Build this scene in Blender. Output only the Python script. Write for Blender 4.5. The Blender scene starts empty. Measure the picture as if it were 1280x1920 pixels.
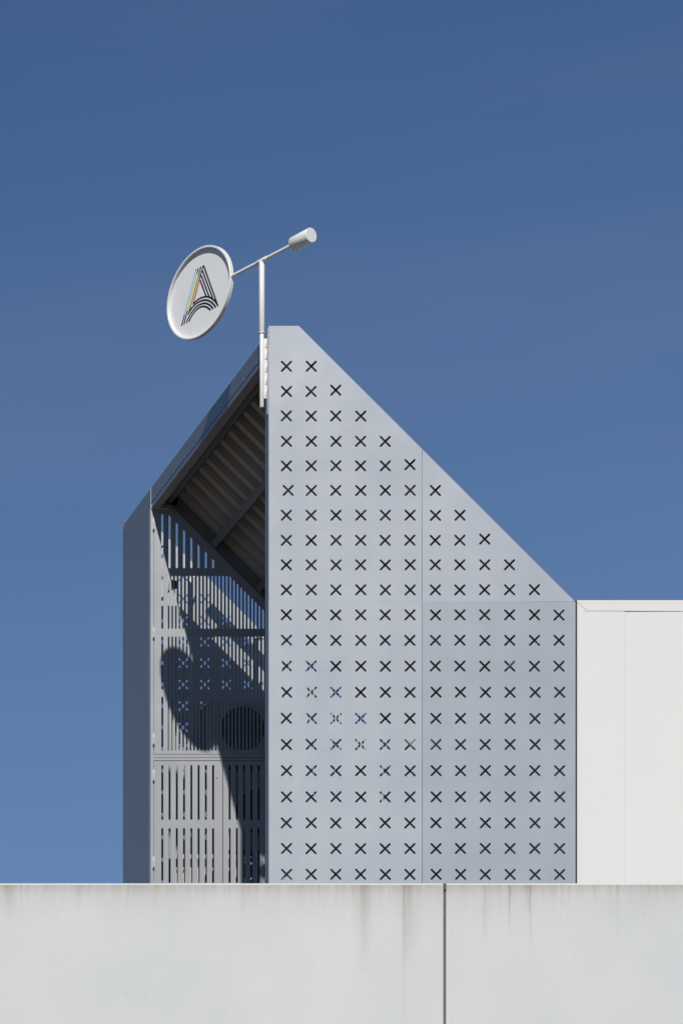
import bpy, bmesh, math, random
from mathutils import Vector, Matrix, Euler
random.seed(7)

# ------------------------------------------------------------------ scale
# plan units: 1 unit = 5.41 mm.  X to the right, Y away from the camera, Z up,
# camera at X = 0, Z = 0, Y = -F; the front screen stands at Y = 0.
U = 0.00541
F = 6300.0            # distance camera - front screen, in units
VX, VY = -1450.0, 3220.0   # pixel that looks straight along +Y (1280 x 1920 photo)
X0 = 1954.0           # world x = 0 at the left edge of the front screen
ZC = 1.6              # camera height above the ground

def W(X, Y, Z):
    return Vector(((X - X0) * U, Y * U, Z * U + ZC))
def PX(px, Y=0.0):    # pixel column on a frontal plane at depth Y
    return (px - VX) * (F + Y) / F
def PZ(py, Y=0.0):
    return (VY - py) * (F + Y) / F

scene = bpy.context.scene
# ------------------------------------------------------------------ camera
cd = bpy.data.cameras.new('camera')
cam = bpy.data.objects.new('camera', cd)
scene.collection.objects.link(cam)
cam.location = W(0, -F, 0)
cam.rotation_euler = (math.radians(90), 0, 0)
cd.sensor_fit = 'VERTICAL'
cd.sensor_height = 36
cd.sensor_width = 24
cd.lens = 36.0 * F / 1920.0
cd.shift_x = (640 - VX) / 1920.0
cd.shift_y = (VY - 960) / 1920.0
cd.clip_start = 0.1
cd.clip_end = 3000
scene.camera = cam

# ------------------------------------------------------------------ sky, sun
A_, B_ = 0.255, 0.92          # light travels (A_, 1, -B_)
S = Vector((-A_, -1.0, B_)).normalized()
world = bpy.data.worlds.new('World')
scene.world = world
world.use_nodes = True
nt = world.node_tree
nt.nodes.clear()
sky = nt.nodes.new('ShaderNodeTexSky')
sky.sky_type = 'NISHITA'
sky.sun_disc = False
sky.sun_elevation = math.asin(S.z)
sky.sun_rotation = math.atan2(S.x, S.y)
sky.altitude = 1000
sky.air_density = 1.0
sky.dust_density = 0.5
sky.ozone_density = 9.0
bg = nt.nodes.new('ShaderNodeBackground')
bg.inputs['Strength'].default_value = 0.073
wo = nt.nodes.new('ShaderNodeOutputWorld')
# thin veils of cirrus, evenly spread round the whole sky
tc = nt.nodes.new('ShaderNodeTexCoord')
mp = nt.nodes.new('ShaderNodeMapping')
mp.inputs['Rotation'].default_value = (0.0, math.radians(24), 0.35)
mp.inputs['Scale'].default_value = (3.0, 5.0, 22.0)
nz = nt.nodes.new('ShaderNodeTexNoise')
nz.inputs['Scale'].default_value = 1.0
nz.inputs['Detail'].default_value = 5
nz.inputs['Roughness'].default_value = 0.55
cr = nt.nodes.new('ShaderNodeMapRange')
cr.inputs['From Min'].default_value = 0.42
cr.inputs['From Max'].default_value = 0.80
cr.inputs['To Max'].default_value = 0.09
mx = nt.nodes.new('ShaderNodeMixRGB')
mx.inputs['Color2'].default_value = (3.6, 4.6, 6.2, 1)
nt.links.new(tc.outputs['Generated'], mp.inputs['Vector'])
nt.links.new(mp.outputs['Vector'], nz.inputs['Vector'])
nt.links.new(nz.outputs['Fac'], cr.inputs['Value'])
# summer haze thickening evenly towards the horizon, all the way round
sp_ = nt.nodes.new('ShaderNodeSeparateXYZ')
hz = nt.nodes.new('ShaderNodeMapRange')
hz.inputs['From Min'].default_value = 0.10
hz.inputs['From Max'].default_value = 0.46
hz.inputs['To Min'].default_value = 0.29
hz.inputs['To Max'].default_value = 0.0
ad = nt.nodes.new('ShaderNodeMath')
ad.operation = 'ADD'
nt.links.new(tc.outputs['Generated'], sp_.inputs[0])
nt.links.new(sp_.outputs['Z'], hz.inputs['Value'])
nt.links.new(hz.outputs['Result'], ad.inputs[0])
nt.links.new(cr.outputs['Result'], ad.inputs[1])
nt.links.new(ad.outputs[0], mx.inputs['Fac'])
nt.links.new(sky.outputs['Color'], mx.inputs['Color1'])
nt.links.new(mx.outputs['Color'], bg.inputs['Color'])
nt.links.new(bg.outputs['Background'], wo.inputs['Surface'])

sd = bpy.data.lights.new('sun', 'SUN')
sun = bpy.data.objects.new('sun', sd)
scene.collection.objects.link(sun)
sd.energy = 4.75
sd.angle = math.radians(0.53)
sd.color = (1.0, 0.952, 0.865)
sun.rotation_euler = S.to_track_quat('Z', 'Y').to_euler()
sun.location = S * 60 + Vector((0, 0, 10))

scene.view_settings.view_transform = 'Standard'
scene.view_settings.look = 'None'
scene.view_settings.exposure = 0.0
scene.view_settings.gamma = 1.0
scene.view_settings.use_curve_mapping = False

# ------------------------------------------------------------------ materials
def mat(name, col, rough=0.5, metal=0.0, spec=0.5, noise=0.0, nscale=4.0, bump=0.0, bscale=200.0, stretch=(1, 1, 1)):
    m = bpy.data.materials.new(name)
    m.use_nodes = True
    n, l = m.node_tree.nodes, m.node_tree.links
    b = n['Principled BSDF']
    b.inputs['Base Color'].default_value = (*col, 1)
    b.inputs['Roughness'].default_value = rough
    b.inputs['Metallic'].default_value = metal
    b.inputs['Specular IOR Level'].default_value = spec
    t = n.new('ShaderNodeTexCoord')
    if noise > 0:
        mpn = n.new('ShaderNodeMapping')
        mpn.inputs['Scale'].default_value = stretch
        z = n.new('ShaderNodeTexNoise')
        z.inputs['Scale'].default_value = nscale
        z.inputs['Detail'].default_value = 6
        z.inputs['Roughness'].default_value = 0.6
        l.new(t.outputs['Object'], mpn.inputs['Vector'])
        l.new(mpn.outputs['Vector'], z.inputs['Vector'])
        r = n.new('ShaderNodeMapRange')
        r.inputs['From Min'].default_value = 0.3
        r.inputs['From Max'].default_value = 0.7
        r.inputs['To Min'].default_value = 1 - noise
        r.inputs['To Max'].default_value = 1 + noise
        l.new(z.outputs['Fac'], r.inputs['Value'])
        v = n.new('ShaderNodeVectorMath')
        v.operation = 'SCALE'
        v.inputs[0].default_value = col
        l.new(r.outputs['Result'], v.inputs['Scale'])
        l.new(v.outputs['Vector'], b.inputs['Base Color'])
        r2 = n.new('ShaderNodeMapRange')
        r2.inputs['From Min'].default_value = 0.3
        r2.inputs['From Max'].default_value = 0.7
        r2.inputs['To Min'].default_value = max(0.02, rough - noise * 0.8)
        r2.inputs['To Max'].default_value = min(1, rough + noise * 0.8)
        l.new(z.outputs['Fac'], r2.inputs['Value'])
        l.new(r2.outputs['Result'], b.inputs['Roughness'])
    if bump > 0:
        zb = n.new('ShaderNodeTexNoise')
        zb.inputs['Scale'].default_value = bscale
        zb.inputs['Detail'].default_value = 3
        l.new(t.outputs['Object'], zb.inputs['Vector'])
        bp = n.new('ShaderNodeBump')
        bp.inputs['Strength'].default_value = bump
        bp.inputs['Distance'].default_value = 0.002
        l.new(zb.outputs['Fac'], bp.inputs['Height'])
        l.new(bp.outputs['Normal'], b.inputs['Normal'])
    return m

M = {}
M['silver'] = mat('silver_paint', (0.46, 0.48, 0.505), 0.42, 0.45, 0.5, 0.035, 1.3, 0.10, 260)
M['silver2'] = mat('silver_paint_darker', (0.415, 0.437, 0.465), 0.42, 0.45, 0.5, 0.035, 1.3, 0.10, 260)  # slightly darker silver for the lower right panel
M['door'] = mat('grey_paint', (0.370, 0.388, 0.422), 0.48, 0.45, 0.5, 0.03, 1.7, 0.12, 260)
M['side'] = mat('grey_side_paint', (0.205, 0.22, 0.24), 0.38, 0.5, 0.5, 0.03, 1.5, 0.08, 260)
M['zinc'] = mat('zinc', (0.62, 0.63, 0.64), 0.35, 0.8, 0.5, 0.05, 9)
M['soffit'] = mat('bounce_tinted_sheet', (0.34, 0.30, 0.265), 0.5, 0.2, 0.4, 0.08, 3.0, stretch=(1, 6, 1))  # grey sheet; brown of light reflected from below is put into its colour
M['purlin'] = mat('purlin_paint', (0.16, 0.16, 0.165), 0.5, 0.2, 0.4, 0.05, 3.0)
M['white'] = mat('white_powder_coat', (0.66, 0.66, 0.65), 0.38, 0.0, 0.5, 0.015, 3.0)
M['signface'] = mat('sign_face_white', (0.66, 0.665, 0.67), 0.45, 0.0, 0.4, 0.01, 4.0)
M['clad'] = mat('white_cladding', (0.635, 0.627, 0.615), 0.42, 0.0, 0.4, 0.012, 1.2)
M['hinge'] = mat('hinge_steel', (0.45, 0.45, 0.46), 0.5, 0.2)
M['black'] = mat('black_vinyl', (0.012, 0.012, 0.013), 0.45)
M['blue'] = mat('sky_blue_vinyl', (0.20, 0.52, 0.83), 0.45)
M['yellow'] = mat('yellow_vinyl', (0.70, 0.48, 0.02), 0.45)
M['green'] = mat('green_vinyl', (0.09, 0.32, 0.05), 0.45)
M['red'] = mat('red_vinyl', (0.62, 0.02, 0.03), 0.45)
M['navy'] = mat('navy_vinyl', (0.01, 0.03, 0.22), 0.45)
M['gasket'] = mat('gasket', (0.03, 0.03, 0.033), 0.7)
M['casing'] = mat('condenser_casing', (0.46, 0.46, 0.44), 0.5, 0, 0.4, 0.03, 2.0)
M['fan'] = mat('fan_black', (0.02, 0.02, 0.022), 0.55)
M['pipe'] = mat('pipe_lagging', (0.72, 0.72, 0.70), 0.55, 0, 0.4, 0.04, 8)
M['deck'] = mat('roof_membrane', (0.13, 0.13, 0.125), 0.9, 0, 0.2, 0.10, 1.4, 0.3, 90)
M['ground'] = mat('paving', (0.065, 0.064, 0.062), 0.9, 0, 0.2, 0.12, 0.25, 0.3, 60)

def concrete_material():
    m = bpy.data.materials.new('stained_concrete')
    m.use_nodes = True
    n, l = m.node_tree.nodes, m.node_tree.links
    b = n['Principled BSDF']
    b.inputs['Roughness'].default_value = 0.8
    b.inputs['Specular IOR Level'].default_value = 0.25
    t = n.new('ShaderNodeTexCoord')
    sep = n.new('ShaderNodeSeparateXYZ')
    l.new(t.outputs['Object'], sep.inputs[0])
    def math_(op, a, c=None, clamp=False):
        k = n.new('ShaderNodeMath'); k.operation = op; k.use_clamp = clamp
        for i, q in enumerate((a, c)):
            if q is None: continue
            if isinstance(q, (int, float)): k.inputs[i].default_value = q
            else: l.new(q, k.inputs[i])
        return k.outputs[0]
    def noise(scale, st, detail=5, rough=0.6):
        mpn = n.new('ShaderNodeMapping'); mpn.inputs['Scale'].default_value = st
        z = n.new('ShaderNodeTexNoise'); z.inputs['Scale'].default_value = scale
        z.inputs['Detail'].default_value = detail; z.inputs['Roughness'].default_value = rough
        l.new(t.outputs['Object'], mpn.inputs[0]); l.new(mpn.outputs[0], z.inputs['Vector'])
        return z.outputs['Fac']
    def rng(v, a, c, d, e):
        r = n.new('ShaderNodeMapRange'); r.inputs[1].default_value = a; r.inputs[2].default_value = c
        r.inputs[3].default_value = d; r.inputs[4].default_value = e
        l.new(v, r.inputs[0]); return r.outputs[0]
    x, z = sep.outputs['X'], sep.outputs['Z']      # z = 0 at the wall's top
    wob = math_('MULTIPLY', math_('SUBTRACT', noise(1.0, (0.7, 0.7, 2.2), 3), 0.5), 0.03)
    xw = math_('ADD', x, wob)
    stain = None
    # dirt runs: centre x, half-width, length, strength (metres)
    for (px, hw, ln, st) in WALL_RUNS:
        cx = (PX(px, WALL_Y) - X0) * U
        d = math_('DIVIDE', math_('ABSOLUTE', math_('SUBTRACT', xw, cx)), hw)
        g = math_('SUBTRACT', 1.0, d, True)
        g = math_('MULTIPLY', g, g)
        v = math_('SUBTRACT', 1.0, math_('DIVIDE', math_('MULTIPLY', z, -1.0), ln), True)
        v = math_('POWER', v, 0.8)
        s = math_('MULTIPLY', math_('MULTIPLY', g, v), st)
        stain = s if stain is None else math_('ADD', stain, s)
    grain = rng(noise(6.0, (2.6, 1, 0.12), 6, 0.65), 0.35, 0.70, 0.0, 1.0)
    patch = rng(noise(1.1, (1.0, 1, 0.3), 4), 0.35, 0.68, 0.38, 1.0)
    edge = math_('POWER', math_('SUBTRACT', 1.0, math_('DIVIDE', math_('MULTIPLY', z, -1.0), 0.50), True), 2.2)
    edge = math_('MULTIPLY', math_('MULTIPLY', edge, patch), math_('ADD', math_('MULTIPLY', grain, 0.55), 0.35))
    edge2 = math_('POWER', math_('SUBTRACT', 1.0, math_('DIVIDE', math_('MULTIPLY', z, -1.0), 0.13), True), 1.3)
    edge2 = math_('MULTIPLY', edge2, math_('ADD', math_('MULTIPLY', grain, 0.42), 0.26))
    stain = math_('MULTIPLY', stain, math_('ADD', math_('MULTIPLY', grain, 0.5), 0.65))
    tot = math_('ADD', math_('ADD', math_('MULTIPLY', stain, 1.3), math_('MULTIPLY', edge, 0.85)), math_('MULTIPLY', edge2, 0.8), True)
    tot = math_('MULTIPLY', tot, rng(z, -0.022, -0.016, 1.0, 0.12))
    base = n.new('ShaderNodeMixRGB')
    base.inputs[1].default_value = (0.50, 0.518, 0.53, 1)
    base.inputs[2].default_value = (0.562, 0.568, 0.57, 1)
    l.new(rng(noise(0.9, (1, 1, 0.8), 5, 0.55), 0.3, 0.7, 0, 1), base.inputs[0])
    fine = n.new('ShaderNodeMixRGB'); fine.blend_type = 'MULTIPLY'; fine.inputs[0].default_value = 1
    fr = rng(noise(22.0, (1, 1, 1), 7, 0.7), 0.3, 0.7, 0.965, 1.025)
    comb = n.new('ShaderNodeCombineXYZ')
    for i in range(3): l.new(fr, comb.inputs[i])
    l.new(base.outputs[0], fine.inputs[1]); l.new(comb.outputs[0], fine.inputs[2])
    # pin holes
    pin = rng(noise(95.0, (1, 1, 1), 1, 0.5), 0.735, 0.77, 0, 0.35)
    m0 = n.new('ShaderNodeMixRGB'); m0.inputs[2].default_value = (0.30, 0.295, 0.28, 1)
    l.new(pin, m0.inputs[0]); l.new(fine.outputs[0], m0.inputs[1])
    m1 = n.new('ShaderNodeMixRGB')
    m1.inputs[2].default_value = (0.30, 0.268, 0.225, 1)
    l.new(tot, m1.inputs[0]); l.new(m0.outputs[0], m1.inputs[1])
    l.new(m1.outputs[0], b.inputs['Base Color'])
    bp = n.new('ShaderNodeBump'); bp.inputs['Strength'].default_value = 0.25; bp.inputs['Distance'].default_value = 0.002
    l.new(noise(60.0, (1, 1, 1), 6, 0.7), bp.inputs['Height']); l.new(bp.outputs['Normal'], b.inputs['Normal'])
    return m
WALL_Y = -555.0
WALL_RUNS = [(682, 0.14, 0.85, 0.42), (757, 0.045, 1.35, 0.30), (768, 0.20, 0.85, 0.34), (909, 0.05, 0.62, 0.36),
             (955, 0.020, 0.46, 0.70), (994, 0.026, 0.62, 0.62), (990, 0.07, 0.30, 0.25), (1114, 0.03, 0.22, 0.30),
             (1157, 0.04, 0.55, 0.16), (1248, 0.025, 0.22, 0.30), (455, 0.06, 0.35, 0.22), (290, 0.09, 0.30, 0.18),
             (20, 0.10, 0.36, 0.25), (148, 0.12, 0.28, 0.18), (380, 0.12, 0.24, 0.18), (560, 0.10, 0.24, 0.20),
             (-180, 0.08, 0.5, 0.3), (1420, 0.06, 0.6, 0.4), (1600, 0.10, 0.5, 0.3)]
M['concrete'] = concrete_material()
M['sealant'] = mat('joint_sealant', (0.12, 0.095, 0.08), 0.8, 0, 0.2, 0.25, 25)

# ------------------------------------------------------------------ helpers
C = scene.collection
def tag(o, label=None, cat=None, group=None, kind=None):
    if label: o['label'] = label
    if cat: o['category'] = cat
    if group: o['group'] = group
    if kind: o['kind'] = kind
    return o
def empty(name, loc):
    o = bpy.data.objects.new(name, None)
    o.empty_display_size = 0.3
    C.objects.link(o)
    o.location = loc
    o['_o'] = list(loc)
    return o
def org(o):
    p = Vector((0, 0, 0))
    while o is not None:
        p = p + o.location
        o = o.parent
    return p
class MB:
    """collects shapes, in plan units, into one mesh"""
    def __init__(s): s.v = []; s.f = []
    def add(s, vs, fs):
        k = len(s.v); s.v += [Vector(q) for q in vs]; s.f += [[i + k for i in f] for f in fs]; return s
    def box(s, x0, x1, y0, y1, z0, z1):
        vs = [(x, y, z) for x in (x0, x1) for y in (y0, y1) for z in (z0, z1)]
        return s.add(vs, [(0, 1, 3, 2), (4, 6, 7, 5), (0, 4, 5, 1), (2, 3, 7, 6), (0, 2, 6, 4), (1, 5, 7, 3)])
    def prism(s, pts, y0, y1):           # XZ outline, extruded along Y
        n = len(pts)
        vs = [(p[0], y0, p[1]) for p in pts] + [(p[0], y1, p[1]) for p in pts]
        fs = [list(range(n)), list(range(2 * n - 1, n - 1, -1))]
        fs += [(i, i + n, (i + 1) % n + n, (i + 1) % n) for i in range(n)]
        return s.add(vs, fs)
    def tube(s, a, b, r, n=24, r2=None, bev=0.0):
        a, b = Vector(a), Vector(b); d = (b - a).normalized()
        t = Vector((0, 0, 1)) if abs(d.z) < 0.9 else Vector((1, 0, 0))
        e1 = d.cross(t).normalized(); e2 = d.cross(e1)
        r2 = r if r2 is None else r2
        L = (b - a).length
        prof = [(0, r), (L, r2)] if bev <= 0 else [(0, r - bev), (bev * .4, r - bev * .4), (bev, r), (L - bev, r2), (L - bev * .4, r2 - bev * .4), (L, r2 - bev)]
        vs = []; fs = []
        for (h, rr) in prof:
            for i in range(n):
                q = 2 * math.pi * i / n
                vs.append(a + d * h + e1 * (rr * math.cos(q)) + e2 * (rr * math.sin(q)))
        for k in range(len(prof) - 1):
            for i in range(n):
                j = (i + 1) % n
                fs.append((k * n + i, k * n + j, k * n + n + j, k * n + n + i))
        fs.append(list(range(n))[::-1]); fs.append([(len(prof) - 1) * n + i for i in range(n)])
        return s.add(vs, fs)
    def build(s, name, m, parent=None, bevel=0.0, smooth=False):
        me = bpy.data.meshes.new(name)
        o0 = org(parent)
        me.from_pydata([W(*q) - o0 for q in s.v], [], s.f)
        return finish(me, name, m, parent, bevel, smooth)
def finish(me, name, m, parent=None, bevel=0.0, smooth=False):
    bm = bmesh.new(); bm.from_mesh(me)
    bmesh.ops.recalc_face_normals(bm, faces=bm.faces)
    if bevel > 0:
        es = [e for e in bm.edges if len(e.link_faces) == 2 and e.calc_face_angle(0) > 0.6]
        bmesh.ops.bevel(bm, geom=es, offset=bevel, segments=2, affect='EDGES', profile=0.6)
    if smooth:
        for f in bm.faces: f.smooth = len(f.verts) == 4
        for e in bm.edges:
            if len(e.link_faces) == 2 and e.calc_face_angle(0) > 0.7: e.smooth = False
    bm.to_mesh(me); bm.free()
    if m is not None: me.materials.append(m)
    o = bpy.data.objects.new(name, me)
    C.objects.link(o)
    if parent is not None: o.parent = parent
    return o
def clone(o, off, parent=None):
    c = o.copy(); C.objects.link(c); c.parent = parent or o.parent
    c.location = o.location + Vector(off)
    return c
def sheet(name, outline, holes, Y, th, m, parent, tilt=(0, 0)):
    """flat metal sheet with cut-outs, standing in the XZ plane; front face at depth Y"""
    cu = bpy.data.curves.new(name, 'CURVE')
    cu.dimensions = '2D'; cu.fill_mode = 'BOTH'; cu.extrude = th * U / 2
    cx = sum(p[0] for p in outline) / len(outline); cz = sum(p[1] for p in outline) / len(outline)
    for loop in [outline] + holes:
        sp = cu.splines.new('POLY'); sp.points.add(len(loop) - 1)
        for i, p in enumerate(loop): sp.points[i].co = ((p[0] - cx) * U, (p[1] - cz) * U, 0, 1)
        sp.use_cyclic_u = True
    co = bpy.data.objects.new('cut', cu); C.objects.link(co)
    dg = bpy.context.evaluated_depsgraph_get(); dg.update()
    me = bpy.data.meshes.new_from_object(co.evaluated_get(dg))
    bpy.data.objects.remove(co); bpy.data.curves.remove(cu)
    me.name = name; me.materials.clear()
    base = W(cx, Y + th / 2, cz) - org(parent)
    R = Euler((tilt[0], 0, tilt[1])).to_matrix()
    for v in me.vertices:
        a, b, w = v.co
        v.co = R @ Vector((a, -w, b)) + base
    bm = bmesh.new(); bm.from_mesh(me)
    bmesh.ops.remove_doubles(bm, verts=bm.verts, dist=1e-5)
    bm.to_mesh(me); bm.free()
    return finish(me, name, m, parent)
def cross_hole(x, z, half=10.6, w=1.95):
    """X-shaped cut-out with rounded ends"""
    pts = []
    for k in range(4):
        q = math.pi / 4 + k * math.pi / 2
        d = (math.cos(q), math.sin(q)); p = (-d[1], d[0])
        L = (half - w * 0.7071 * 1.0) * math.sqrt(2) - w * 0.4
        for j in range(6):
            g = -math.pi / 2 + math.pi * j / 5
            pts.append((x + d[0] * (L + w * math.cos(g)) + p[0] * w * math.sin(g), z + d[1] * (L + w * math.cos(g)) + p[1] * w * math.sin(g)))
        qq = q + math.pi / 4
        pts.append((x + math.cos(qq) * w * math.sqrt(2), z + math.sin(qq) * w * math.sqrt(2)))
    return pts
def slot_hole(x, z0, z1, w, slant=False):
    pts = []
    for j in range(6):
        g = math.pi + math.pi * j / 5
        pts.append((x + w * math.cos(g), z0 + w + w * math.sin(g)))
    if slant: pts += [(x + w, z1 - w), (x - w, z1 + w)]
    else:
        for j in range(6):
            g = math.pi * j / 5
            pts.append((x + w * math.cos(g), z1 - w + w * math.sin(g)))
    return pts

# ------------------------------------------------------------------ setting
DECK = 1300.0
gz = -ZC / U
me = bpy.data.meshes.new('ground')
me.from_pydata([(-900, -900, 0), (900, -900, 0), (900, 900, 0), (-900, 900, 0)], [], [(0, 1, 2, 3)])
tag(finish(me, 'ground', M['ground']), kind='structure')
tag(MB().box(PX(-2600, WALL_Y), PX(3400, WALL_Y), WALL_Y + 40, 2600, gz + 1, DECK).build('roof_deck', M['deck']), kind='structure')

# ------------------------------------------------------------------ concrete wall
WT = PZ(1655.5, WALL_Y)
wall = empty('concrete_wall', W(PX(834, WALL_Y), WALL_Y, gz))
tag(wall, 'pale grey concrete wall with brown dirt runs and one dark vertical joint', 'wall')
joints = [PX(p, WALL_Y) for p in (-1600, -380, 834, 2048, 3260)]
HG = 2.0
for i in range(4):
    a, b = joints[i] + HG, joints[i + 1] - HG
    p = MB().box(a, b, WALL_Y, WALL_Y + 38, gz, WT).build('concrete_panel', M['concrete'], wall, bevel=0.017)
    # origin on the wall's top line, at the front screen's left edge, so that the dirt runs down from the top
    off = W(X0, WALL_Y, WT) - org(wall)
    for v in p.data.vertices: v.co -= off
    p.location = off
for j in joints[1:4]:
    MB().box(j - HG, j + HG, WALL_Y + 3.5, WALL_Y + 34, gz, WT - 11).build('joint_sealant', M['sealant'], wall)
    MB().box(j - HG * 0.98, j + HG * 0.98, WALL_Y + 0.8, WALL_Y + 36, WT - 11, WT - 0.8).build('joint_plug', M['sealant'], wall)

# ------------------------------------------------------------------ rooftop enclosure
enc = empty('rooftop_enclosure', W(X0, 0, DECK))
tag(enc, 'silver grey perforated metal plant enclosure with steep slanted roof above the concrete wall', 'enclosure')
ROWS = [687, 734, 780, 827.5, 873.5, 919.5, 966, 1013, 1059, 1106, 1153, 1200.5, 1249, 1298, 1347, 1396, 1445, 1494, 1543, 1591, 1639.5] + [1639.5 + 48.8 * k for k in range(1, 6)]
COLS = [537, 583.3, 629.5, 676, 722, 768.3, 815.8, 861.8, 908.2, 954.8, 1001.2, 1047.6]
def crosses(dz=0.0):
    out = []
    for r, py in enumerate(ROWS):
        n = min(12, r + 2)
        for c in range(n):
            x = COLS[c] + random.uniform(-.3, .3); y = py + random.uniform(-.25, .25)
            if c == 0 and r == 5: x += 3.2
            if c == n - 1 and r < 10 and r in (1, 4, 7): y -= 2.4
            if r >= 13 and c >= 6: x += 1.0
            out.append((PX(x), PZ(y) + dz))
    return out
def screen(name, Y, dz, m, post=True, seams=True):
    xl, xr = PX(504), PX(1078); xm = PX(791); zs = PZ(1128) + dz; zt = PZ(611) + dz; zb = DECK + 6
    sl = PX(560) + zt                      # sum X + Z on the slanted edge
    g = 0.55; gh = 0.05
    polys = [
        [(xl, zs + gh), (xm - g, zs + gh), (xm - g, sl - xm + g), (PX(560), zt), (xl, zt)],
        [(xm + g, zs + gh), (sl - zs - gh, zs + gh), (xm + g, sl - xm - g)],
        [(xl, zb), (xm - g, zb), (xm - g, zs - gh), (xl, zs - gh)],
        [(xm + g, zb), (xr, zb), (xr, sl - xr if sl - xr < zs - gh else zs - gh), (min(xr, sl - zs + gh), zs - gh), (xm + g, zs - gh)]]
    if abs(polys[3][2][0] - polys[3][3][0]) < .5: polys[3].pop(2)
    hs = crosses(dz)
    tl = [(0, 0.000), (0, -0.0012), (0, 0.0006), (0, 0.0014)]
    out = []
    for k, poly in enumerate(polys):
        hh = []
        for (x, z) in hs:
            left = x < xm; up = z > zs
            if {(1, 1): 0, (0, 1): 1, (1, 0): 2, (0, 0): 3}[(int(left), int(up))] == k and z > zb + 14: hh.append(cross_hole(x, z))
        o = sheet(name, poly, hh, Y, 0.7, M['silver2'] if k == 3 else m, enc, (tl[k][0], tl[k][1]) if seams else (0, 0))
        out.append(o)
    # folded edges behind the sheets: left return, top, slanted edge, right return, seam backing
    fl = MB()
    fl.box(xl - .2, xl + .7, Y + .9, Y + 10, zb, zt)
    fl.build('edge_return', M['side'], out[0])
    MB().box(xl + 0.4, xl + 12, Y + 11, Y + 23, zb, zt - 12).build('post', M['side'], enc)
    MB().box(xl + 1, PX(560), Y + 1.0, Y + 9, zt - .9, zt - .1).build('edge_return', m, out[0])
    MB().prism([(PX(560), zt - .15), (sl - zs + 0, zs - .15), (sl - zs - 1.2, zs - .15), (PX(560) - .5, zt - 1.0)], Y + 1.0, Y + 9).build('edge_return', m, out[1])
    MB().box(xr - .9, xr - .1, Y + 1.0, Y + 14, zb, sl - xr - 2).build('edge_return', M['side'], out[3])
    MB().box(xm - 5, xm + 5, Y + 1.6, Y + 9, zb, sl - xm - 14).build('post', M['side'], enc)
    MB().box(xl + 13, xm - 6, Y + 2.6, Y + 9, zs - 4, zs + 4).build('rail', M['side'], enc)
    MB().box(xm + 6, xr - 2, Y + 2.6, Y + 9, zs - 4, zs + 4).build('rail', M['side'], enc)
    return out
front = screen('screen_panel', 0.0, 0.0, M['silver'])
DY = 787.0; RY = 1003.0
rear = screen('rear_screen_panel', RY, -9.0, M['silver'], seams=False)

MB().tube((PX(547.5), -.5, PZ(619.5)), (PX(547.5), .2, PZ(619.5)), .8, 10).build('screw', M['zinc'], front[0])
# side panel (plain sheet between the doors and the rear screen)
SX = 1949.5
ztop = 2592.0
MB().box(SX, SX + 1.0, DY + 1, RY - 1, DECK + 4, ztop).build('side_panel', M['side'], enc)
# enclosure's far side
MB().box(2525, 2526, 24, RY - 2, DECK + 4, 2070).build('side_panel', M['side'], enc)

# door frame
SLF = 4547.0
fr = MB()
fr.box(SX - .6, 1955.6, DY, DY + 12, DECK + 4, 2549.5)
fr.build('door_frame', M['door'], enc)
MB().box(SX - .6, SX + 1.2, DY - .4, DY + .9, 2549.6, ztop + 1).build('edge_trim', M['zinc'], enc)
MB().prism([(1955.7, 2549.5), (1955.7, 2557), (SLF - 2557, 2557), (SLF - 2019, 2019), (SLF - 2019 - 16, 2019), (SLF - 11.5 - 2549.5, 2549.5)], DY, DY + 12).build('door_frame', M['door'], enc)
MB().box(1955.7, 2510, DY, DY + 12, 2025.0, 2030.8).build('door_frame', M['door'], enc)
MB().box(1955.7, 2510, DY + .4, DY + 12, 2018.6, 2024.2).build('door_frame', M['door'], enc)
MB().box(2512, 2524, DY, DY + 12, DECK + 4, 2019).build('door_frame', M['door'], enc)
MB().box(1955.7, 2510, DY, DY + 12, DECK + 4, DECK + 12).build('door_frame', M['door'], enc)
MB().box(2236.4, 2240.6, DY + 3, DY + 14, 2031, SLF - 2240.6 - 14).build('door_frame', M['door'], enc)

# doors: laser-cut slots
CW, FW = 2.15, 1.75          # half widths of coarse and fine slots
LIM = 4523.0
def upper_holes(x0, x1):
    hs = []
    cx = [1974 + 15.29 * k for k in range(40)]
    fx = [1987.3 + 7.65 * k for k in range(80)]
    for x in cx:
        if not (x0 + 8 < x < x1 - 8): continue
        t = min(2538, LIM - x)
        if t > 2424 + 10: hs.append(slot_hole(x, 2424, t, CW, t < 2538))
    for x in ([1974] + fx):
        if not (x0 + 5 < x < x1 - 5): continue
        t = min(2408, LIM - x)
        if t > 2296 + 8: hs.append(slot_hole(x, 2296, t, FW if x != 1974 else CW, t < 2408))
    for x in fx:
        if not (x0 + 5 < x < x1 - 5): continue
        t = min(2280, LIM - x)
        if t > 2039 + 8: hs.append(slot_hole(x, 2039, t, FW, t < 2280))
    if x0 < 1974 < x1:
        hs.append(slot_hole(1974, 2168, 2280, CW)); hs.append(slot_hole(1974, 2039, 2153, CW))
    return hs
def lower_holes(x0, x1, start):
    hs = []
    x = start
    while x < x1 - 10:
        for (a, b) in ((1893, 2009), (1760, 1876), (1627, 1743), (1494, 1610), (1361, 1477)):
            hs.append(slot_hole(x, a, b, CW))
        x += 15.29
    return hs
IN = SLF - 12.8
doors = []
for (a, b) in ((1956.6, 2236.0), (2241.0, 2496.0)):
    top = 2548.6
    if IN - a > top: poly = [(a, 2032), (b, 2032), (b, IN - b), (IN - top, top), (a, top)]
    else: poly = [(a, 2032), (b, 2032), (b, max(2032.5, IN - b)), (a, IN - a)]
    doors.append(sheet('door', poly, upper_holes(a, b), DY + .8, 0.6, M['door'], enc))
lows = []
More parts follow.
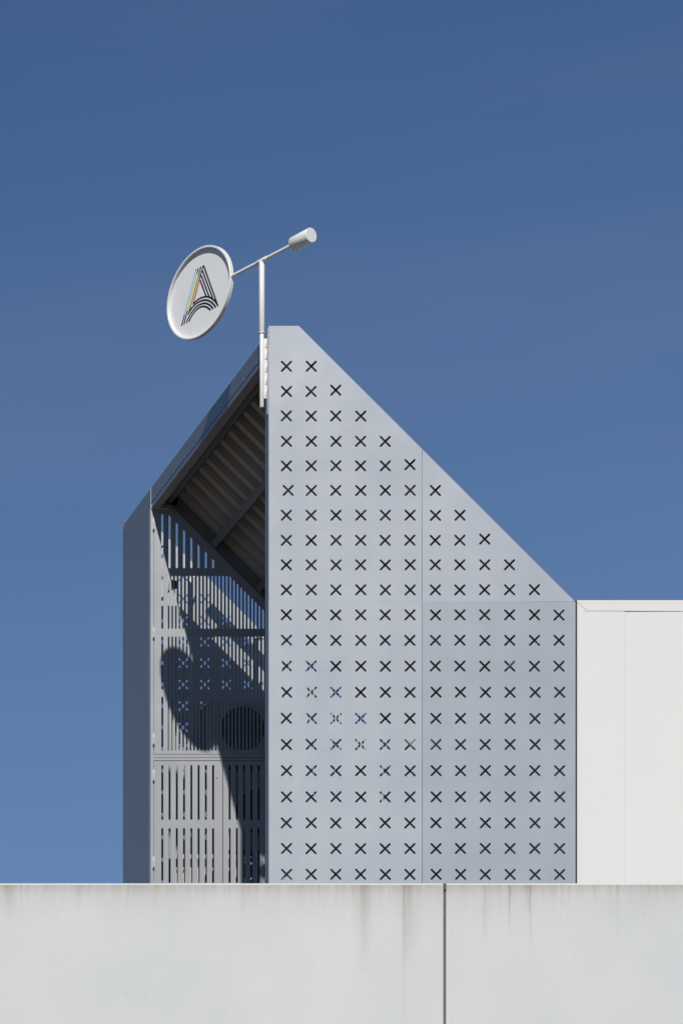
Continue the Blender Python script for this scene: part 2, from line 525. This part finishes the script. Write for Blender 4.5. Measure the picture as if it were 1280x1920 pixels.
for (a, b, s) in ((1956.6, 2100.4, 1974), (2102.2, 2246, 2115.8), (2248, 2392, 2261.6), (2394, 2510, 2407.4)):
    lows.append(sheet('door', [(a, DECK + 13), (b, DECK + 13), (b, 2017.4), (a, 2017.4)], lower_holes(a, b, s), DY + .8, 0.6, M['door'], enc))
# folded rims of the leaves
for d, (a, b) in zip(lows, ((1956.6, 2100.4), (2102.2, 2246), (2248, 2392), (2394, 2510))):
    for xx in (a + .1, b - .7): MB().box(xx, xx + .6, DY + 1.5, DY + 7, DECK + 13, 2017.3).build('leaf_rim', M['door'], d)
MB().box(1956.7, 1957.3, DY + 1.5, DY + 7, 2032.1, 2548).build('leaf_rim', M['door'], doors[0])
# hinges on the left leaves
hin = None
for (py0, py1, d) in ((971, 993, doors[0]), (1176, 1196, doors[0]), (1375, 1396, doors[0]), (1443, 1464, lows[0]), (1606, 1627, lows[0])):
    z1, z0 = PZ(py0, DY), PZ(py1, DY)
    h = MB().tube((1955.2, DY - 1.1, z0), (1955.2, DY - 1.1, z1), 1.05, 12, bev=.2)
    h.tube((1955.2, DY - 1.1, (z0 + z1) / 2 - .3), (1955.2, DY - 1.1, (z0 + z1) / 2 + .3), 1.4, 12)
    h.box(1952.6, 1958.6, DY - .45, DY + .7, z0 + 1, z1 - 1)
    h.build('hinge', M['hinge'], d, smooth=True)
    MB().tube((1955.2, DY - 1.1, z0 - 4.2), (1955.2, DY - 1.1, z0 - .1), 1.9, 12, bev=.6).build('hinge_stop', M['gasket'], d, smooth=True)
# small stay hook on the upper door, two locks on the lower ones
MB().tube((PX(303, DY), DY - 6, PZ(1026.5, DY)), (PX(303, DY), DY + .7, PZ(1026.5, DY)), 2.4, 12, r2=1.0).build('stay_knob', M['gasket'], doors[0], smooth=True)
MB().tube((2088, DY - 1.2, PZ(1457, DY)), (2088, DY + .7, PZ(1457, DY)), 1.6, 12).build('lock', M['zinc'], lows[0])

# ------------------------------------------------------------------ roof
SH = 4592.0                  # mean plane of the trapezoidal sheet (X + Z)
def slope_pt(p, q):          # p along the slope (down to the right), q out of it
    return ((SH + p * 2 ** .5) / 2, (SH - p * 2 ** .5) / 2) if q == 0 else ((SH / 2 + p * .70711 + q * .70711), (SH / 2 - p * .70711 + q * .70711))
def p_of_X(X): return (X - SH / 2) / .70711
roof_y0, roof_y1 = 24.0, DY + 26
pa, pb = p_of_X(1990), p_of_X(2522)
prof = []                    # trapezoidal profile along the depth
y = roof_y0
H = 6.5
while y < roof_y1:
    for (dy, q) in ((0, -H), (16, -H), (21, H), (44, H), (49, -H)):
        if y + dy <= roof_y1: prof.append((y + dy, q))
    y += 50.0
rs = MB()
vs = []
for pp in (pa, pb):
    for th in (0, 0.6):
        for (yy, q) in prof:
            x, z = slope_pt(pp, q + th); vs.append((x, yy, z))
n = len(prof); fs = []
for i in range(n - 1):
    fs.append((i, i + 1, 2 * n + i + 1, 2 * n + i)); fs.append((n + i, 3 * n + i, 3 * n + i + 1, n + i + 1))
    fs.append((i, n + i, n + i + 1, i + 1)); fs.append((2 * n + i, 2 * n + i + 1, 3 * n + i + 1, 3 * n + i))
fs.append((0, 2 * n, 3 * n, n)); fs.append((n - 1, 2 * n - 1, 4 * n - 1, 3 * n - 1))
rs.add(vs, fs)
roof = rs.build('roof_sheet', M['soffit'], enc)
# purlins run in depth under the sheet
for k in range(6):
    X = 2011.0 + 94.0 * k
    if X > 2500: break
    p0 = p_of_X(X) + 0.0
    a = []
    for (dp, q) in ((0, -H - .2), (15, -H - .2), (15, -H - 23), (0, -H - 23)):
        x, z = slope_pt(p0 + dp - 14, q); a.append((x, z))
    MB().prism(a, roof_y0 + 1, DY - 0.5).build('purlin', M['purlin'], enc)
MB().prism([(SX + 19.2, 2574), (SX + 19.2, 2575), (slope_pt(p_of_X(2009), -H - .5)[0], slope_pt(p_of_X(2009), -H - .5)[1]), (slope_pt(p_of_X(2009), -H - 1.5)[0], slope_pt(p_of_X(2009), -H - 1.5)[1]), ], 25, DY - .7).build('ridge_soffit', M['soffit'], enc)
MB().box(1951, 2006, DY + .6, DY + 11, 2557.2, 2589).build('closing_strip', M['purlin'], enc)
# outer skin of the roof and an added, unseen bar that shades the rear screen
OS = 4612.0
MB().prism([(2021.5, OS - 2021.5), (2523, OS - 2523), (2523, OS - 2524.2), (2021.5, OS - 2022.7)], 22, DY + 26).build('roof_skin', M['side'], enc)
MB().prism([(2094, 4690 - 2094), (2500, 4690 - 2500), (2484, 4658 - 2484), (2078, 4658 - 2078)], DY + 20, DY + 26).build('added_shade_bar', M['side'], enc)
for X in (2110, 2235, 2360, 2480):  # brackets carrying the added bar
    MB().prism([(X - 25, OS - X + 25.5), (X - 20, OS - X + 20.5), (X + 3, 4657.5 - X - 3), (X - 2, 4657.5 - X + 2)], DY + 21, DY + 25).build('shade_bar_bracket', M['side'], enc)
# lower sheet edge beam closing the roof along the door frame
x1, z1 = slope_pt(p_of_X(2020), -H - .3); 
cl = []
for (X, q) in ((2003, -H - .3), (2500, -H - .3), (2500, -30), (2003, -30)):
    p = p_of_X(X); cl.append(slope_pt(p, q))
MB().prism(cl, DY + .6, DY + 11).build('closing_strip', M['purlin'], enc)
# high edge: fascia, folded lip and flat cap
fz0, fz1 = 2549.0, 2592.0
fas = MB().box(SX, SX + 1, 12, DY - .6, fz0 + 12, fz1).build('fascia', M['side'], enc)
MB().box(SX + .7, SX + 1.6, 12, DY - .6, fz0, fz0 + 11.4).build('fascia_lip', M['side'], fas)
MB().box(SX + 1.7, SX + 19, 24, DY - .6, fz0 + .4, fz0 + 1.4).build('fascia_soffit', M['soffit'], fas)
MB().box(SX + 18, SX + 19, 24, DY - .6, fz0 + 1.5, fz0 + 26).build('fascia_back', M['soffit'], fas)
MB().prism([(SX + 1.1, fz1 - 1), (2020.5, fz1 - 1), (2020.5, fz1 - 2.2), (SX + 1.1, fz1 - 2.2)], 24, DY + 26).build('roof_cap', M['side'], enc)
# screws along the fascia
sc0 = None
for Y in (60, 140, 262, 330, 402, 470, 540, 614, 700, 760):
    o = MB().tube((SX - .7, Y, fz0 + 14.5), (SX + .1, Y, fz0 + 14.5), .95, 8).build('screw', M['zinc'], fas)
MB().tube((SX - .9, RY - 6, ztop - 3), (SX + .1, RY - 6, ztop - 3), 1.2, 8).build('screw', M['zinc'], enc)

# ------------------------------------------------------------------ white clad building
BYF = 8.0
bx0 = PX(1080.2, BYF); bx1 = PX(3300, BYF); bzt = PZ(1125, BYF)
wb = empty('metal_clad_building', W(bx0, BYF, DECK))
tag(wb, 'white metal clad building with folded edge trim right of the perforated screen', 'building')
seams = [PX(p, BYF) for p in (1171 - 185.5, 1171, 1356, 1541, 1726, 1911, 2096, 2281, 2466, 2651, 2836, 3021, 3206, 3300)]
for i in range(len(seams) - 1):
    a = max(seams[i], bx0 + 2) + .12; b = seams[i + 1] - .12
    MB().box(a, b, BYF + 1.6 + (i % 2) * .12, BYF + 14, DECK, bzt - 6).build('wall_panel', M['clad'], wb, bevel=0.0008)
tw = 18.0; th = 20.0
def trim(pts, m=M['clad'], y0=BYF + 1.1, y1=BYF + 1.55): return MB().prism(pts, y0, y1).build('edge_trim', m, wb, bevel=0.0012)
g = .45
trim([(bx0, DECK), (bx0 + tw, DECK), (bx0 + tw, bzt - th - g), (bx0, bzt - g)])
trim([(bx0 + g, bzt), (bx0 + tw + g, bzt - th), (PX(1285, BYF), bzt - th - .6), (bx1, bzt - th - 1.0), (bx1, bzt)], y0=BYF + .9, y1=BYF + 1.3)
x7 = PX(1171, BYF); x8 = PX(1285, BYF)
MB().prism([(bx0 + tw + 4, bzt - th + .1), (x7, bzt - th - .35), (x7, bzt - th - 1.3), (x8, bzt - th - .9), (bx1, bzt - th - 1.3), (bx1, bzt - th + 4), (bx0 + tw + 4, bzt - th + 4)], BYF + 1.32, BYF + 1.56).build('trim_shadow_strip', M['gasket'], wb)  # dark strip drawn as the shadow line under the trim
MB().box(bx0 + 2, bx1, BYF + 15, 1400, DECK, bzt - 6).build('wall_core', M['clad'], wb)
MB().box(bx0, bx1, BYF + .8, 1402, bzt - 5.5, bzt - .3).build('roof', M['clad'], wb)
MB().box(PX(1078) + .2, bx0 - .3, 4.5, BYF + 12, DECK, bzt - 2).build('gasket', M['gasket'], wb)
MB().box(bx0 - .2, bx0 + 1.2, BYF + 1.4, 1402, DECK, bzt - 6).build('side_wall', M['clad'], wb)
s0 = None
for (px, py) in ((1100.5, 1141), (1098.2, 1148.5), (1098.2, 1233), (1098.2, 1327), (1098.2, 1420), (1098.2, 1512), (1098.7, 1590), (1103, 1169), (1146, 1134), (1240, 1134)):
    c = W(PX(px, BYF), BYF, PZ(py, BYF))
    if s0 is None:
        s0 = MB().tube((PX(px, BYF), BYF + .62, PZ(py, BYF)), (PX(px, BYF), BYF + 1.5, PZ(py, BYF)), .62, 8).build('screw', M['hinge'], wb); c0 = c
    else: clone(s0, c - c0)

# ------------------------------------------------------------------ projecting round sign
HD = Vector((0.465, -0.885, 0)).normalized()      # along the arm, towards the counterweight
ND = Vector((-HD.y * -1, 0, 0))
ND = Vector((HD.y, -HD.x, 0)).normalized()        # normal of the visible sign face (left, towards camera)
PXp, PYp = PX(493.3), 8.0
ZA = PZ(485.5)
piv = Vector((PXp, PYp, ZA))
sign = empty('projecting_sign', W(PXp, PYp, PZ(761)))
tag(sign, 'round white sign with striped letter A on a white post with cylindrical counterweight', 'sign')
post = MB().tube((PXp, PYp, PZ(761)), (PXp, PYp, PZ(618)), 3.9, 32, bev=.4).build('lower_post', M['white'], sign, smooth=True)
MB().tube((PXp, PYp, PZ(621)), (PXp, PYp, ZA - 1), 5.1, 32, bev=.4).build('upper_post', M['white'], sign, smooth=True)
MB().tube((PXp, PYp, PZ(622)), (PXp, PYp, PZ(620.2)), 5.6, 32).build('collar', M['white'], post, smooth=True)
MB().tube(piv + HD * -12, piv + HD * 14, 4.3, 24, bev=.5).build('sleeve', M['white'], sign, smooth=True)
RD = 85.0
dc = piv + HD * -161.0
MB().tube(piv + HD * -(161 - RD + 2), piv + HD * 82, 3.5, 20).build('arm', M['white'], sign, smooth=True)
MB().tube(piv + HD * 80, piv + HD * 124, 13.6, 48, bev=.8).build('counterweight', M['white'], sign, smooth=True)
# hinge between the post and the screen's edge
MB().box(X0 - 1.6, X0 - .5, 3, 12, PZ(775), PZ(613)).build('mounting_plate', M['zinc'], sign)
br = MB().box(PXp + 2, X0 - 1.7, PYp - 1.2, PYp + 1.2, PZ(744), PZ(632)).build('bracket', M['white'], sign)
for py in (642, 664, 688, 711, 734):
    MB().tube((X0 - 3.4, PYp - 1.2, PZ(py + 7)), (X0 - 3.4, PYp - 1.2, PZ(py - 7)), 1.5, 10, bev=.3).build('hinge_knuckle', M['white'], br, smooth=True)
# disc: lathe about ND: tray with raised rim
def disc_lathe(prof, n=96):
    vs = []; fs = []
    up = Vector((0, 0, 1))
    for (r, h) in prof:
        for i in range(n):
            q = 2 * math.pi * i / n
            vs.append(dc + HD * (r * math.cos(q)) + up * (r * math.sin(q)) + ND * h)
    for k in range(len(prof) - 1):
        for i in range(n):
            j = (i + 1) % n
            fs.append((k * n + i, k * n + j, k * n + n + j, k * n + n + i))
    return MB().add(vs, fs)
HB, HF, HR = -4.5, 4.5, -1.8        # back, rim front, recessed face
rimp = [(RD - 6, HB), (RD - .6, HB), (RD, HB + .6), (RD, HF - .6), (RD - .6, HF), (RD - 3.2, HF), (RD - 3.8, HF - .6), (RD - 3.8, HR + .1), (RD - 6, HR + .1), (RD - 6, HB)]
MB.build(disc_lathe(rimp), 'rim', M['white'], sign, smooth=True)
fb = disc_lathe([(RD - 4, HR), (RD - 4, HB + .5)])
nn = 96
fb.f.append(list(range(nn))); fb.f.append(list(range(nn, 2 * nn)))
face = fb.build('sign_face', M['signface'], sign)
def on_face(px, py, h):              # photo pixel -> point on the face plane
    d = Vector((px - VX, F, VY - py)); o = Vector((0, -F, 0))
    p0 = dc + ND * h
    t = (p0 - o).dot(ND) / d.dot(ND)
    return o + d * t
k = 14.77
def P(a, b): return on_face(335 + a / k, 490 + b / k, HR)
upv = Vector((0, 0, 1))
def stroke(pts, m, lift, w=1.55):
    q = [P(*p) for p in pts]
    a2 = [((v - dc).dot(HD), (v - dc).z) for v in q]
    L = []; R = []
    for i in range(len(a2)):
        a = a2[max(0, i - 1)]; b = a2[min(len(a2) - 1, i + 1)]
        dx, dz = b[0] - a[0], b[1] - a[1]; n_ = math.hypot(dx, dz)
        nx, nz_ = -dz / n_, dx / n_
        L.append((a2[i][0] + nx * w, a2[i][1] + nz_ * w)); R.append((a2[i][0] - nx * w, a2[i][1] - nz_ * w))
    vs = []; fs = []
    for h in (HR + .02, HR + lift):
        for s in (L, R):
            vs += [dc + HD * p[0] + upv * p[1] + ND * h for p in s]
    n_ = len(a2)
    for i in range(n_ - 1):
        fs += [(2 * n_ + i, 2 * n_ + i + 1, 3 * n_ + i + 1, 3 * n_ + i), (i, i + 1, 2 * n_ + i + 1, 2 * n_ + i), (n_ + i, n_ + i + 1, 3 * n_ + i + 1, 3 * n_ + i)]
    return MB().add(vs, fs).build('stroke', m, face)
def catmull(pts, sub=6):
    out = []
    for i in range(len(pts) - 1):
        p0, p1, p2, p3 = (Vector(pts[max(0, i - 1)]), Vector(pts[i]), Vector(pts[i + 1]), Vector(pts[min(len(pts) - 1, i + 2)]))
        for j in range(sub):
            t = j / sub
            out.append(tuple(.5 * ((2 * p1) + (p2 - p0) * t + (2 * p0 - 5 * p1 + 4 * p2 - p3) * t * t + (3 * p1 - p0 - 3 * p2 + p3) * t ** 3)))
    out.append(pts[-1]); return out
for (a, b, c, d, col) in (((487, 220), (478, 250), (168, 1480), (85, 1785), 'blue'), ((553, 182), (512, 330), (250, 1360), (150, 1750), 'yellow'),
                          ((620, 147), (553, 415), (335, 1245), (296, 1400), 'green'), ((686, 108), (580, 505), (415, 1150), None, 'red')):
    stroke([a, b], M['black'], .30); stroke([b, c], M[col], .30)
    if d: stroke([c, d], M['black'], .30)
for i, pts in enumerate(([(695, 125), (1090, 1235)], [(665, 265), (940, 1010)], [(632, 395), (845, 975)], [(597, 520), (765, 970)])):
    stroke(pts, M['black'], .24)
for i, pts in enumerate(([(400, 1192), (450, 1140), (540, 1060), (640, 1005), (740, 980), (790, 978), (860, 995), (940, 1040), (1010, 1105), (1060, 1170), (1092, 1238)],
             [(265, 1470), (320, 1365), (400, 1260), (500, 1165), (600, 1105), (700, 1075), (770, 1072), (850, 1095), (930, 1150), (990, 1215), (1030, 1275)],
             [(215, 1715), (280, 1560), (360, 1420), (460, 1295), (560, 1215), (660, 1170), (740, 1160), (810, 1180), (880, 1225), (960, 1310)],
             [(285, 1675), (340, 1560), (420, 1430), (500, 1340), (600, 1270), (700, 1248), (770, 1262), (840, 1310), (890, 1350)])):
    stroke(catmull(pts), M['black'], .36, 1.65)

# ------------------------------------------------------------------ plant behind the doors
def condenser(x0, x1, y0, y1, z0, z1, fanx, fanz, fr_, label, badge=None, stand=None):
    root = empty('air_conditioner', W((x0 + x1) / 2, y0, stand if stand is not None else z0))
    tag(root, label, 'air conditioner', 'condensers behind the slotted doors')
    n_ = 40
    # front with a round opening
    outl = [(x0, z0), (x1, z0), (x1, z1), (x0, z1)]
    hole = [(fanx + fr_ * math.cos(2 * math.pi * i / n_), fanz + fr_ * math.sin(2 * math.pi * i / n_)) for i in range(n_)]
    sheet('casing', outl, [hole], y0, .6, M['casing'], root)
    MB().box(x0, x1, y0 + 20, y1, z0, z1).build('casing', M['fan'], root)
    for (a, b, c, d) in ((x0, x0 + .6, z0, z1), (x1 - .6, x1, z0, z1), (x0 + .7, x1 - .7, z1 - .6, z1), (x0 + .7, x1 - .7, z0, z0 + .6)):
        MB().box(a, b, y0 + .7, y0 + 19.5, c, d).build('casing', M['casing'], root)
    g = MB()
    for r in (.28, .46, .64, .82, .97):
        vs = []; fs = []
        for i in range(n_):
            q = 2 * math.pi * i / n_
            for (dr, dy) in ((-.4, 0), (.4, 0), (0, .8)): vs.append((fanx + (fr_ * r + dr) * math.cos(q), y0 - 1.6 + dy, fanz + (fr_ * r + dr) * math.sin(q)))
        for i in range(n_):
            j = (i + 1) % n_
            for e in range(3): fs.append((i * 3 + e, j * 3 + e, j * 3 + (e + 1) % 3, i * 3 + (e + 1) % 3))
        g.add(vs, fs)
    for i in range(4):
        q = math.pi / 4 + i * math.pi / 2
        g.tube((fanx, y0 - 1.2, fanz), (fanx + fr_ * 1.04 * math.cos(q), y0 - 1.2, fanz + fr_ * 1.04 * math.sin(q)), .5, 6)
    g.build('fan_guard', M['fan'], root)
    fn = MB().tube((fanx, y0 + 3, fanz), (fanx, y0 + 12, fanz), fr_ * .22, 20)
    for i in range(3):
        q0 = 2 * math.pi * i / 3
        vs = []
        for (rr, dq, yy) in ((.2, 0, 10), (.9, .1, 11), (.93, .9, 4), (.2, .7, 5)): vs.append((fanx + fr_ * rr * math.cos(q0 + dq), y0 + yy, fanz + fr_ * rr * math.sin(q0 + dq)))
        fn.add(vs, [(0, 1, 2, 3)])
    fn.build('fan', M['fan'], root)
    for xx in (x0 + 14, x1 - 22):
        MB().box(xx, xx + 8, y0 + 4, y1 - 4, stand if stand is not None else z0 - 8, z0 - .1).build('foot', M['gasket'], root)
    if badge:
        bx, bz, r = badge
        for (a0, mm) in ((0, 'red'), (math.pi, 'navy')):
            pts = [(bx + r * math.cos(a0 + math.pi * i / 12), bz + r * math.sin(a0 + math.pi * i / 12)) for i in range(13)]
            MB().prism(pts, y0 - .35, y0 - .05).build('badge', M[mm], root)
    return root
fy = 858.0
condenser(PX(392, fy), PX(392, fy) + 190, fy, fy + 62, PZ(1428, fy), PZ(1314, fy), PX(455, fy), PZ(1366, fy), 47, 'grey condenser with black round fan behind upper slotted door', None, DECK)
condenser(PX(327, fy), PX(327, fy) + 150, fy, fy + 62, PZ(1725, fy), PZ(1602, fy), PX(327, fy) + 98, PZ(1668, fy), 44, 'low grey condenser with red and blue badge behind lower slotted doors', (PX(338, fy), PZ(1633, fy), 8.5), DECK)
condenser(PX(424, fy), PX(424, fy) + 150, fy + 4, fy + 62, PZ(1592, fy), PZ(1446, fy), PX(424, fy) + 70, PZ(1520, fy), 48, 'grey condenser behind the lower slotted doors, directly under the upper fan', None, DECK)
# lagged pipes
def pipe(pts, r, label, name='insulated_pipe'):
    q = MB()
    for a, b in zip(pts[:-1], pts[1:]): q.tube(a, b, r, 14)
    o = q.build(name, M['pipe'], None, smooth=True)
    tag(o, label, 'pipe', 'lagged pipes behind the doors')
    return o
py_ = 905.0
pipe([(PX(478.5, py_), py_, PZ(1420, py_)), (PX(478.5, py_), py_, PZ(1200, py_)), (PX(500, py_), py_ + 20, PZ(1190, py_))], 3.4, 'pale vertical pipe behind the slots next to the screen edge')
pipe([(PX(421, py_), py_ + 20, DECK), (PX(421, py_), py_ + 20, PZ(1545, py_)), (PX(470, py_), py_ + 20, PZ(1530, py_))], 3.2, 'pale pipe behind the lower slotted doors')
pipe([(PX(357, 945.0), 945.0, DECK), (PX(357, 945.0), 945.0, PZ(1086, 945.0)), (PX(375, 945.0), 970.0, PZ(1080, 970.0))], 2.2, 'thin cream riser pipe behind the upper slotted door')
# small black fitting on a bracket behind the upper door
fl = empty('floodlight', W(PX(323, 850), 850, PZ(1112, 850)))
tag(fl, 'small black floodlight behind the slots of the upper door', 'floodlight')
hx, hz2 = PX(316, 850), PZ(1111, 850)
MB().add([(hx, 842, hz2), (hx + 17, 842, hz2 + 6), (hx + 17, 842, hz2 + 22), (hx, 842, hz2 + 26), (hx + 3, 858, hz2 + 6), (hx + 14, 858, hz2 + 9), (hx + 14, 858, hz2 + 18), (hx + 3, 858, hz2 + 20)],
         [(0, 1, 2, 3), (4, 7, 6, 5), (0, 4, 5, 1), (1, 5, 6, 2), (2, 6, 7, 3), (3, 7, 4, 0)]).build('lamp_housing', M['fan'], fl, bevel=0.004)
MB().box(hx + 7, hx + 10, 858.2, RY - .5, hz2 + 11, hz2 + 14).build('bracket', M['fan'], fl)
